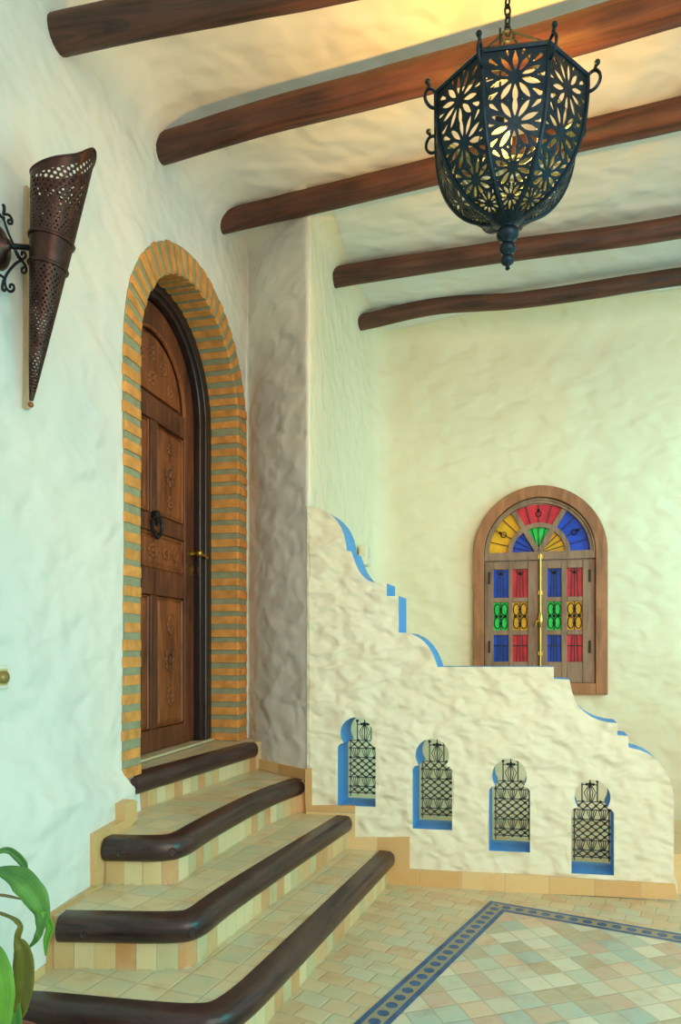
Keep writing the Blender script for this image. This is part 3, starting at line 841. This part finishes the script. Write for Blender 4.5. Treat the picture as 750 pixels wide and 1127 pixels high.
for sg in (-1, 1):
    ul, ur = (-ri, -.004) if sg < 0 else (.004, ri)
    sh = MB(); d0, d1 = .034, .002
    cu = cols_u[sg]
    def wb(u0, u1, v0, v1, dd0=d1, dd1=d0): sh.obox(Wm((u0 + u1) / 2, (v0 + v1) / 2, (dd0 + dd1) / 2), WU * ((u1 - u0) / 2), WNn * ((dd1 - dd0) / 2), (0, 0, abs(v1 - v0) / 2))
    wb(ul, cu[0][0], SH1, SH0); wb(cu[1][1], ur, SH1, SH0); wb(cu[0][1], cu[1][0], SH1, SH0, d1, d0 - .004)
    vs_ = [SH0] + [x for r in rows_v for x in r] + [SH1]
    for k in range(0, 8, 2):
        for a, b in cu: wb(a, b, vs_[k + 1], vs_[k], d1, d0 - .003)
    so = sh.build('shutter', M['shutter_wood'], wi, bevel=.004)
    for r, (va, vb) in enumerate(rows_v):
        for c, (ua, ub) in enumerate(cu):
            p = MB(); p.slab([(ua - .004, vb - .004), (ub + .004, vb - .004), (ub + .004, va + .004), (ua - .004, va + .004)], Wf(.010), Wf(.004))
            tag(p.build('pane', M[glass[r][c]], so), glass[r][c].split('_')[0] + ' glass pane')
            um = (ua + ub) / 2; vm = (va + vb) / 2; hw_ = (ub - ua) / 2; hv = (va - vb) / 2
            if r != 1:
                ib((um, vb), (um, va)); ib((um - hw_ * .45, vb), (um - hw_ * .3, va)); ib((um + hw_ * .45, vb), (um + hw_ * .3, va))
                if r == 2: ib((ua, vm + .02), (ub, vm + .02), r=.005)
                else: ironm.ball(Wm(um, va - .03, .016), .012, 0, 6, 4); ib((um - .03, va - .012), (um - .012, va - .04), (um, va - .03), (um + .012, va - .04), (um + .03, va - .012))
            else:
                for q in (-1, 1):
                    for w_ in (-1, 1):
                        cxx, cyy = um + q * hw_ * .48, vm + w_ * hv * .48
                        ib(*[(cxx + hw_ * .42 * math.cos(t * PI / 5), cyy + hv * .42 * math.sin(t * PI / 5)) for t in range(11)])
                for q, w_ in ((0, 0), (0, .5), (0, -.5), (.62, 0), (-.62, 0)): ironm.ball(Wm(um + q * hw_, vm + w_ * hv, .017), .0125, 0, 6, 4)
                ib((um, vb), (um, va))
    for vv in (-.18, -.70):
        hg = MB(); uh = (-ri + .035) if sg < 0 else ri - .035
        hg.tube([Wm(uh, vv - .045, .038), Wm(uh, vv + .045, .038)], .007, 8); hg.build('hinge', M['iron'], so)
ironm.build('window_scrollwork', M['iron'], wi)
bo = MB(); ub = .012
bo.tube([Wm(ub, -.01, .046), Wm(ub, VB + .09, .046)], .009, 8)
bo.lathe(Wm(ub, -.50, .05) , [(.0, -.06), (.012, -.055), (.018, -.03), (.022, 0), (.018, .03), (.012, .055), (0, .06)], 10)
bo.tube([Wm(ub, -.50, .06), Wm(ub - .03, -.515, .07), Wm(ub - .035, -.55, .07)], .007, 6)
for vv in (-.03, -.3, -.75): bo.obox(Wm(ub, vv, .042), WU * .016, WNn * .008, (0, 0, .014))
smooth_angle(bo.build('bolt', M['brass'], wi), 50)

# ------------------------------------------------------------------ ceiling beams
def beam(p, q, r0, r1, seed, label, bow=0.0, kink=0.0):
    p, q = Vector(p), Vector(q); ln = (q - p).length; d = (q - p).normalized(); ang = math.atan2(d.y, d.x)
    mb = MB(); seg = 60; n = 18; vs = []; fs = []
    rot = Matrix.Rotation(ang, 3, 'Z')
    for i in range(seg + 1):
        t = i / seg; x = -.05 + (ln + .05) * t
        oy = noise.noise(Vector((x * .8, seed, 0))) * .030; oz = noise.noise(Vector((x * .9, seed, 7))) * .022 - bow * (1 - (2 * t - 1) ** 2) + kink * math.exp(-((x - .55) / .35) ** 2)
        for k in range(n):
            a = 2 * PI * k / n
            r = r0 + (r1 - r0) * t
            r *= 1 + .07 * noise.noise(Vector((x * 1.6, math.cos(a) * 1.4 + seed, math.sin(a) * 1.4))) + .02 * noise.noise(Vector((x * 7, math.cos(a) * 4, math.sin(a) * 4 + seed)))
            if i == 0: r *= .9
            vs.append(Vector((x, oy + r * math.cos(a), oz + r * math.sin(a))))
    for i in range(seg):
        for k in range(n): fs.append((i * n + k, i * n + (k + 1) % n, (i + 1) * n + (k + 1) % n, (i + 1) * n + k))
    fs += [tuple(reversed(range(n))), tuple(range(seg * n, seg * n + n))]
    mb.add(vs, fs); o = smooth_angle(mb.build('wooden_beam', M['beam']), 50)
    o.location = p; o.rotation_euler = (0, 0, ang)
    return tag(o, label, 'beam', 'ceiling beams')
def bline(x0, y0, x1, y1, za, zb_, ext=.5):
    a = on_z(x0, y0, za); b = on_z(x1, y1, zb_); d = (b - a); return a, b + d.normalized() * ext
BZ = 3.632
for (x0, y0, x1, y1, za, zb_, ra, rb, lab, kink) in (
        (61, 40, 196, -13, 3.475, 3.55, .062, .070, 'dark wooden ceiling beam at the top left corner above the copper sconce', 0),
        (176, 164, 690, 9, 3.59, 3.63, .063, .070, 'dark wooden ceiling beam crossing behind the lantern chain', 0),
        (244, 245, 752, 128, 3.665, 3.65, .060, .066, 'dark wooden ceiling beam passing behind the lower half of the lantern', 0),
        (368, 307, 752, 247, 3.64, 3.64, .062, .060, 'dark wooden ceiling beam just below the lantern body, fourth from the sconce', 0),
        (398, 355, 752, 305, 3.64, 3.64, .056, .054, 'crooked dark ceiling beam nearest the window wall', .03)):
    a, b = bline(x0, y0, x1, y1, za, zb_, 1.9 if x1 < 300 else (.7 if x1 < 700 else .35))
    beam(a, b, ra, rb, x0 * .37, lab, 0.0, kink)

# ------------------------------------------------------------------ pierced metal lantern
LC = Vector(((559 - CX) / F * 2.4, 2.4, 0)); RL = .265
ZR, ZBt, ZF = 3.13, 2.735, 2.565
lant = thing('lantern', (LC.x, LC.y, ZBt), 'octagonal pierced dark metal lantern hanging from the ceiling on a chain', 'lantern')
prf = [(1.0, 0), (1.0, .12), (.985, .25), (.955, .40), (.90, .53), (.82, .65), (.70, .77), (.55, .87), (.36, .945), (.17, .99)]
def lprof(v):
    x = v * (len(prf) - 1); i = min(int(x), len(prf) - 2); t = x - i
    def cat(k):
        p0, p1, p2, p3 = prf[max(i - 1, 0)][k], prf[i][k], prf[i + 1][k], prf[min(i + 2, len(prf) - 1)][k]
        return .5 * (2 * p1 + (p2 - p0) * t + (2 * p0 - 5 * p1 + 4 * p2 - p3) * t * t + (3 * p1 - p0 - 3 * p2 + p3) * t ** 3)
    return cat(0) * RL, ZR - (ZR - ZBt) * cat(1)
# arc length table along the profile
NV = 200; tabv = [lprof(k / NV) for k in range(NV + 1)]; acc = [0.0]
for a, b in zip(tabv, tabv[1:]): acc.append(acc[-1] + math.hypot((a[0] - b[0]) * .924, a[1] - b[1]))
SL = acc[-1]
def at_len(sv):
    lo_, hi_ = 0, NV
    while hi_ - lo_ > 1:
        m = (lo_ + hi_) // 2
        if acc[m] <= sv: lo_ = m
        else: hi_ = m
    t = (sv - acc[lo_]) / max(1e-9, acc[hi_] - acc[lo_]); return tabv[lo_][0] + (tabv[hi_][0] - tabv[lo_][0]) * t, tabv[lo_][1] + (tabv[hi_][1] - tabv[lo_][1]) * t
T8 = math.tan(PI / 8)
cents = []; sv = .012
while True:
    r, _ = at_len(min(sv, SL)); hw = r * .924 * T8
    if hw < .03 or sv > SL - .03: break
    cents.append((sv + hw * .78, hw)); sv += hw * 1.30
def pierced(u, sv):
    """u = -1..1 across the face, sv = metres down the profile; > 0 where there is metal"""
    r, _ = at_len(sv); hw = r * .924 * T8; x = u * hw
    edge = min(hw - abs(x), sv, SL - sv)
    best = 1.0
    dists = sorted((math.hypot(x, sv - c), c, h) for c, h in cents)
    d, c, h = dists[0]; y = sv - c
    R = h * .92; a = math.atan2(x, y); rr = math.hypot(x, y); st_ = 2 * PI / 10
    da_ = (a + st_ / 2) % st_ - st_ / 2
    q = (rr - .20 * R) / (.66 * R)
    w = .09 * R * math.sin(PI * q) if 0 < q < 1 else -.02
    best = min(best, -(w - abs(rr * math.sin(da_))) if 0 < q < 1 else 1)
    db_ = (a + st_) % st_ - st_ / 2
    q2 = (rr - .66 * R) / (.44 * R)
    if 0 < q2 < 1: best = min(best, -(.09 * R * q2 ** .8 * min(1, (1 - q2) * 5) - abs(rr * math.sin(db_))))
    if edge < .010: return max(best, .010 - edge)
    return best
def lmap(u, sv):
    r, z = at_len(sv); return Vector((u * r * .924 * T8, -r * .924, z - ZBt))
pm = clip_grid(pierced, lmap, -1, 1, 0, SL, 44, 150)
LROT = R_(-8)
first = None
for k in range(8):
    if first is None:
        first = pm.build('panel', M['lantern'], lant, origin=Vector((0, 0, 0)), fix=False); o = first; o.location = (0, 0, 0)
    else:
        o = first.copy(); COL.objects.link(o); o.parent = lant
    o.rotation_euler = (0, 0, LROT + k * PI / 4)
    sd = o.modifiers.get('sheet') or o.modifiers.new('sheet', 'SOLIDIFY'); sd.thickness = .004; sd.offset = 0
def Lp(ang, r, z): return Vector((LC.x + r * math.sin(ang), LC.y - r * math.cos(ang), z))
for k in range(8):
    a = LROT + (k + .5) * PI / 4
    rb = MB(); rb.tube([Lp(a, r + .002, z) for r, z in (at_len(SL * j / 24) for j in range(25))], .0075, 6); smooth_angle(rb.build('rib', M['lantern'], lant), 60)
    cu = MB()
    C = [(RL + .0, ZR - .005), (RL + .012, ZR + .008), (RL + .030, ZR + .008), (RL + .042, ZR - .012), (RL + .041, ZR - .034), (RL + .026, ZR - .052), (RL + .008, ZR - .056), (RL - .002, ZR - .050)]
    cu.tube([Lp(a, r, z) for r, z in [tuple(v) for v in chaikin([Vector((r, z)) for r, z in C], 2)]], .0055, 6)
    cu.tube([Lp(a, RL + .022, ZR + .006), Lp(a, RL + .030, ZR + .026)], .006, 6); cu.ball(Lp(a, RL + .032, ZR + .030), .010, 0, 8, 5)
    smooth_angle(cu.build('scroll', M['lantern'], lant), 60)
rm = MB(); rm.tube([Lp(LROT + (k + .5) * PI / 4, RL + .001, ZR) for k in range(8)], .009, 6, True); rm.build('rim', M['lantern'], lant)
fi = MB(); fz = ZF
fi.lathe((LC.x, LC.y, 0), [(.0, ZBt + .03), (.055, ZBt + .022), (.06, ZBt + .005), (.040, ZBt - .008), (.020, ZBt - .016), (.018, ZBt - .022), (.034, ZBt - .030), (.039, ZBt - .044), (.034, ZBt - .060), (.018, ZBt - .070), (.016, ZBt - .076), (.026, ZBt - .083), (.029, ZBt - .095), (.025, ZBt - .107), (.014, ZBt - .114), (.013, ZBt - .119), (.022, ZBt - .125), (.024, ZBt - .135), (.02, ZBt - .145), (.008, ZBt - .153), (.006, ZBt - .158), (.009, ZBt - .164), (0.0, ZBt - .172)], 16)
smooth_angle(fi.build('finial', M['lantern'], lant), 60)
ZA = 3.38
wr = MB()
for k in range(4): a = LROT + (k * 2 + .5) * PI / 4; wr.tube([Lp(a, RL, ZR), Lp(a, .02, ZA)], .004, 5)
wr.tube([Lp(j * PI / 6, .022, ZA + .0) for j in range(12)], .005, 5, True)
wr.build('hanging_rods', M['lantern'], lant)
ch = MB(); zc_ = ZA; k = 0
while zc_ < ZT - .01:
    rot = Matrix.Rotation(PI / 2 * (k % 2) + .4, 3, 'Z')
    ch.tube([Vector((LC.x, LC.y, zc_ + .02)) + rot @ Vector((.011 * math.cos(j * PI / 6), 0, .022 * math.sin(j * PI / 6))) for j in range(12)], .004, 5, True)
    zc_ += .033; k += 1
ch.build('chain', M['lantern'], lant)
sk = MB(); BLB = Vector((LC.x - .035, LC.y - .04, 2.985))
sk.tube([(BLB.x, BLB.y, ZA - .01), (BLB.x, BLB.y, BLB.z + .075)], .004, 5); sk.lathe((BLB.x, BLB.y, BLB.z + .04), [(0, .05), (.017, .048), (.019, .0), (.012, 0)], 12); sk.build('bulb_holder', M['lantern'], lant)
bb = MB(); bb.lathe(BLB, [(0, -.052), (.025, -.046), (.038, -.024), (.040, 0), (.030, .022), (.014, .042), (.012, .05)], 14); smooth_angle(bb.build('bulb', M['bulb'], lant), 60)
pl = bpy.data.lights.new('bulb_light', 'POINT'); pl.energy = 46; pl.color = (1.0, .47, .075); pl.shadow_soft_size = .035
po = bpy.data.objects.new('bulb_light', pl); COL.objects.link(po); po.parent = lant; po.location = BLB + Vector((0, 0, .06)) - parent_world(lant) + Vector((.035, 0.03, 0))

# ------------------------------------------------------------------ copper torch sconce on the left wall
scn = thing('wall_sconce', L(-1.345, 2.6, .0), 'pierced dark copper cone torch sconce on scrolled iron bracket, left wall', 'sconce')
YS = 2.262
tip = at(34, 444, YS + .02); tc_ = at(68, 178, YS - .02)
ax = (tc_ - tip); HL = ax.length; axn = ax.normalized()
cx_ = Vector((1, 0, 0)) - axn * axn.x; cx_.normalize(); cy_ = axn.cross(cx_)          # cx_ to the right, cy_ away from the camera
RTOP = .088
def cpt(phi, h_, extra=0.0):
    r = RTOP * (h_ / HL) ** .92 + .004 + extra; return tip + axn * h_ + (cx_ * math.cos(phi) + cy_ * math.sin(phi)) * r
def rim_h(phi):   # slanted, pointed mouth: tallest on the right
    c = math.cos(phi); return HL * (.975 + .050 * c + .045 * max(0, c) ** 8 + .035 * math.sin(phi))
B0, B1 = .565 * HL, .675 * HL
def cone_f(u, v):
    phi = u; hr = v * rim_h(phi)
    if v > .965 or hr < .03: return 1.0
    if B0 - .005 < hr < B1 + .005: return 1.0
    up = hr > .80 * HL
    sp = .0155 if up else .0125; rad = .0050 if up else .0026
    r = RTOP * (hr / HL); n = max(6, round(2 * PI * r / sp)) if not up else max(6, round(2 * PI * RTOP * .9 / sp))
    if hr > B1: n = round(2 * PI * RTOP * .82 / sp)
    else: n = max(5, round(2 * PI * RTOP * (.48 if hr > .27 * HL else .22) / sp))
    row = math.floor(hr / (sp * .86)); cyv = (row + .5) * sp * .86
    da_ = 2 * PI / n; off = (row % 2) * da_ / 2
    k = round((phi - off) / da_); dx = (phi - off - k * da_) * max(r, .008)
    return math.hypot(dx, hr - cyv) - rad * (1 + .25 * math.sin(row * 12.9 + k * 78.2))
cm = clip_grid(cone_f, lambda u, v: cpt(u, v * rim_h(u)), 0, 2 * PI, .012, 1, 150, 260)
co = cm.build('shade', M['copper'], scn, fix=False, smooth=True)
sd = co.modifiers.new('sheet', 'SOLIDIFY'); sd.thickness = .0025; sd.offset = 0
bd = MB()
for hh in (B0, B1): bd.tube([cpt(j * 2 * PI / 40, hh, .003) for j in range(40)], .0058, 6, True)
nb = 40; vs = [cpt(j * 2 * PI / nb, B0, .002) for j in range(nb)] + [cpt(j * 2 * PI / nb, B1, .002) for j in range(nb)]
bd.add(vs, [(j, (j + 1) % nb, nb + (j + 1) % nb, nb + j) for j in range(nb)])
smooth_angle(bd.build('band', M['copper'], scn), 60)
re_ = MB(); re_.tube([cpt(j * 2 * PI / 72, rim_h(j * 2 * PI / 72), .001) for j in range(72)], .0035, 6, True); smooth_angle(re_.build('mouth_rim', M['copper'], scn), 60)
kt = MB(); kt.ball(tip - axn * .004, .010, 0, 10, 6); smooth_angle(kt.build('tip_knob', plain('copper_knob', srgb(150, 92, 62), .4, .4), scn), 60)
# bracket: rosette, arm and scrolls
def Lpx(px, py, d):
    q = on_plane(px, py, LP + LN * d, LN); return (q - LP).dot(LU), q.z
rs, rz = Lpx(4, 270, .03)
br_ = MB()
rot = Matrix((LU, Vector((0, 0, 1)), LN)).transposed()
br_.lathe((0, 0, 0), [(0, .055), (.012, .052), (.02, .035), (.035, .028), (.05, .018), (.058, .006), (.058, 0)], 18)
br_.v = [L(rs, rz, 0) + rot @ Vector((v.x, v.y * 1.25, v.z)) for v in br_.v]
smooth_angle(br_.build('wall_plate', M['copper'], scn), 50)
am_ = MB(); tgt = cpt(PI, (B0 + B1) / 2 + .012)
am_.tube([L(rs, rz, .03), L(rs, rz, .03).lerp(tgt, .5), tgt], .009, 8); smooth_angle(am_.build('arm', M['iron'], scn), 60)
sw_ = MB(); dsc = .045
def spx(pts, r=.0042): sw_.tube(chaikin([L(*Lpx(px, py, dsc), dsc) for px, py in pts], 2), r, 6)
spx([(-16, 226), (3, 237), (8, 254), (14, 267), (20, 281), (26, 289), (30, 296), (28, 301), (24, 300), (24, 295), (28, 294)])
spx([(14, 268), (19, 283), (24, 286), (29, 283), (28, 278), (24, 277), (24, 281)])
spx([(24, 286), (17, 290), (10, 298), (5, 306), (6, 316), (11, 322), (16, 319), (15, 313), (11, 313), (11, 317)])
spx([(4, 308), (2, 318), (5, 321), (7, 317)])
spx([(4, 236), (10, 236), (14, 242), (13, 247), (9, 246), (9, 242), (12, 242)])
spx([(5, 240), (-4, 236), (-8, 244), (-4, 248), (-1, 243)]); spx([(5, 306), (-4, 300), (-9, 290)])
spx([(4, 236), (5, 228), (3, 225)], .005)
smooth_angle(sw_.build('scrolls', M['iron'], scn), 60)
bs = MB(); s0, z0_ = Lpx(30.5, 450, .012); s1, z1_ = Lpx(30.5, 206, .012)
bs.obox(L(s0, (z0_ + z1_) / 2, .008), LU * .009, LN * .008, (0, 0, (z1_ - z0_) / 2)); bs.build('upright_strip', M['tan'], scn)  # narrow tan strip standing upright on the wall beside the cone

# ------------------------------------------------------------------ light switch
s_, z_ = Lpx(-1, 745.5, .012)
sw = thing('light_switch', L(s_, z_, .0), 'small white switch plate with ochre knob low on the left wall', 'light switch')
p = MB(); p.obox(L(s_, z_, .010), LU * .040, LN * .012, (0, 0, .037)); p.build('plate', M['white'], sw, bevel=.006)
p = MB(); p.obox(L(s_, z_, .021), LU * .027, LN * .003, (0, 0, .027)); p.build('inner_plate', plain('cream_plate', srgb(206, 188, 132), .4), sw, bevel=.003)
p = MB(); p.tube([L(s_, z_, .02), L(s_, z_, .036), L(s_, z_, .042)], [.021, .020, .012], 18); smooth_angle(p.build('knob', M['ochre'], sw), 50)

# ------------------------------------------------------------------ potted plant in the near left corner
PY = 1.78
pc = at(-8, 1127, PY); pc.z = 0
pt = thing('potted_plant', pc, 'broad-leaved green plant with drooping leaves in pot, bottom left corner', 'plant')
p = MB(); p.lathe(pc, [(0, .0), (.075, 0), (.082, .01), (.105, .19), (.118, .192), (.120, .23), (.108, .232), (.100, .205), (0, .203)], 28); smooth_angle(p.build('pot', M['pot'], pt), 40)
p = MB(); p.lathe(pc, [(.1, .206), (.05, .212), (0, .214)], 20); p.build('soil', M['soil'], pt)
stm = at(-26, 940, PY + .02)
p = MB(); p.tube(chaikin([pc + Vector((0, 0, .2)), pc + Vector((-.02, 0, .4)), Vector((stm.x, stm.y, .62)), Vector((stm.x, stm.y, .80))], 2), [.012] * 14 if False else .011, 8); smooth_angle(p.build('stem', M['stem'], pt), 60)
def leaf(path, widths, mat, depth, fold=.25, wave=0.0, roll=0.0):
    pts = [at(px, py, PY + dy) for (px, py), dy in zip(path, depth)]
    # widths in pixels
    cp = []
    n = len(pts); K_ = 6
    def cr(a, b, c, d, t): return .5 * ((2 * b) + (c - a) * t + (2 * a - 5 * b + 4 * c - d) * t * t + (3 * b - a - 3 * c + d) * t ** 3)
    W = []
    for i in range(n - 1):
        for k in range(K_ + (1 if i == n - 2 else 0)):
            t = k / K_
            cp.append(cr(pts[max(i - 1, 0)], pts[i], pts[i + 1], pts[min(i + 2, n - 1)], t)); W.append(widths[i] + (widths[i + 1] - widths[i]) * t)
    mb = MB(); m = len(cp); vs = []; fs = []; cross = (-1, -.6, -.12, 0, .12, .6, 1)
    for i in range(m):
        tan = (cp[min(i + 1, m - 1)] - cp[max(i - 1, 0)]).normalized()
        view = Vector((math.sin(roll), -math.cos(roll), .25)).normalized(); side = tan.cross(view).normalized(); nrm = side.cross(tan)
        hw = W[i] / F * PY / 2
        for c in cross:
            vs.append(cp[i] + side * (hw * c) - nrm * (hw * fold * (1 - abs(c)) if abs(c) > .05 else hw * fold * 1.0) + nrm * (wave * math.sin(i * .9 + (2 if c > 0 else 0)) * abs(c)))
    w = len(cross); uvs = []
    for i in range(m - 1):
        for k in range(w - 1):
            fs.append((i * w + k, i * w + k + 1, (i + 1) * w + k + 1, (i + 1) * w + k)); u0, u1, v0, v1 = k / 6, (k + 1) / 6, i / m, (i + 1) / m
            uvs.append([(u0, v0), (u1, v0), (u1, v1), (u0, v1)])
    mb.add(vs, fs, 0, uvs); o = mb.build('leaf', mat, pt, fix=False, smooth=True)
    sd = o.modifiers.new('blade', 'SOLIDIFY'); sd.thickness = .0012
    return o
leaf([(-26, 962), (0, 959), (22, 968), (38, 986), (46, 1005), (44, 1022), (40, 1033), (31, 1044)], [3, 10, 27, 27, 18, 9, 7, 1], M['leaf'], [.0, -.02, -.04, -.05, -.05, -.05, -.05, -.05], .22, .002)
leaf([(-26, 948), (-4, 938), (9, 936), (19, 943), (26, 951), (30, 957)], [3, 5, 7, 9, 8, 1], M['leaf'], [0, .01, .02, .02, .02, .02], .3)
leaf([(46, 1004), (52, 1012), (55, 1022), (51, 1035), (50, 1052)], [3, 8, 9, 7, 1], M['leaf_bright'], [-.05, -.045, -.04, -.04, -.04], .3)
leaf([(-26, 1000), (0, 1005), (17, 1013), (22, 1020), (19, 1034), (24, 1046), (26, 1066), (25, 1090), (22, 1112), (19, 1126)], [3, 3, 5, 6, 8, 18, 23, 21, 14, 2], M['leaf_dry'], [0, -.02, -.06, -.07, -.07, -.08, -.08, -.08, -.07, -.06], .3, .002)
leaf([(-16, 1040), (-6, 1048), (0, 1070), (3, 1095), (2, 1127), (0, 1150)], [4, 16, 24, 25, 18, 4], M['leaf_bright'], [0, -.10, -.13, -.14, -.13, -.10], .2)
leaf([(-26, 1075), (6, 1085), (14, 1104), (17, 1128), (12, 1145)], [3, 8, 14, 14, 3], M['leaf'], [0, -.05, -.07, -.07, -.06], .3)
leaf([(-26, 985), (-2, 985), (12, 987), (24, 990)], [3, 3, 3, 1], M['stem'], [0, -.01, -.02, -.03], .3)
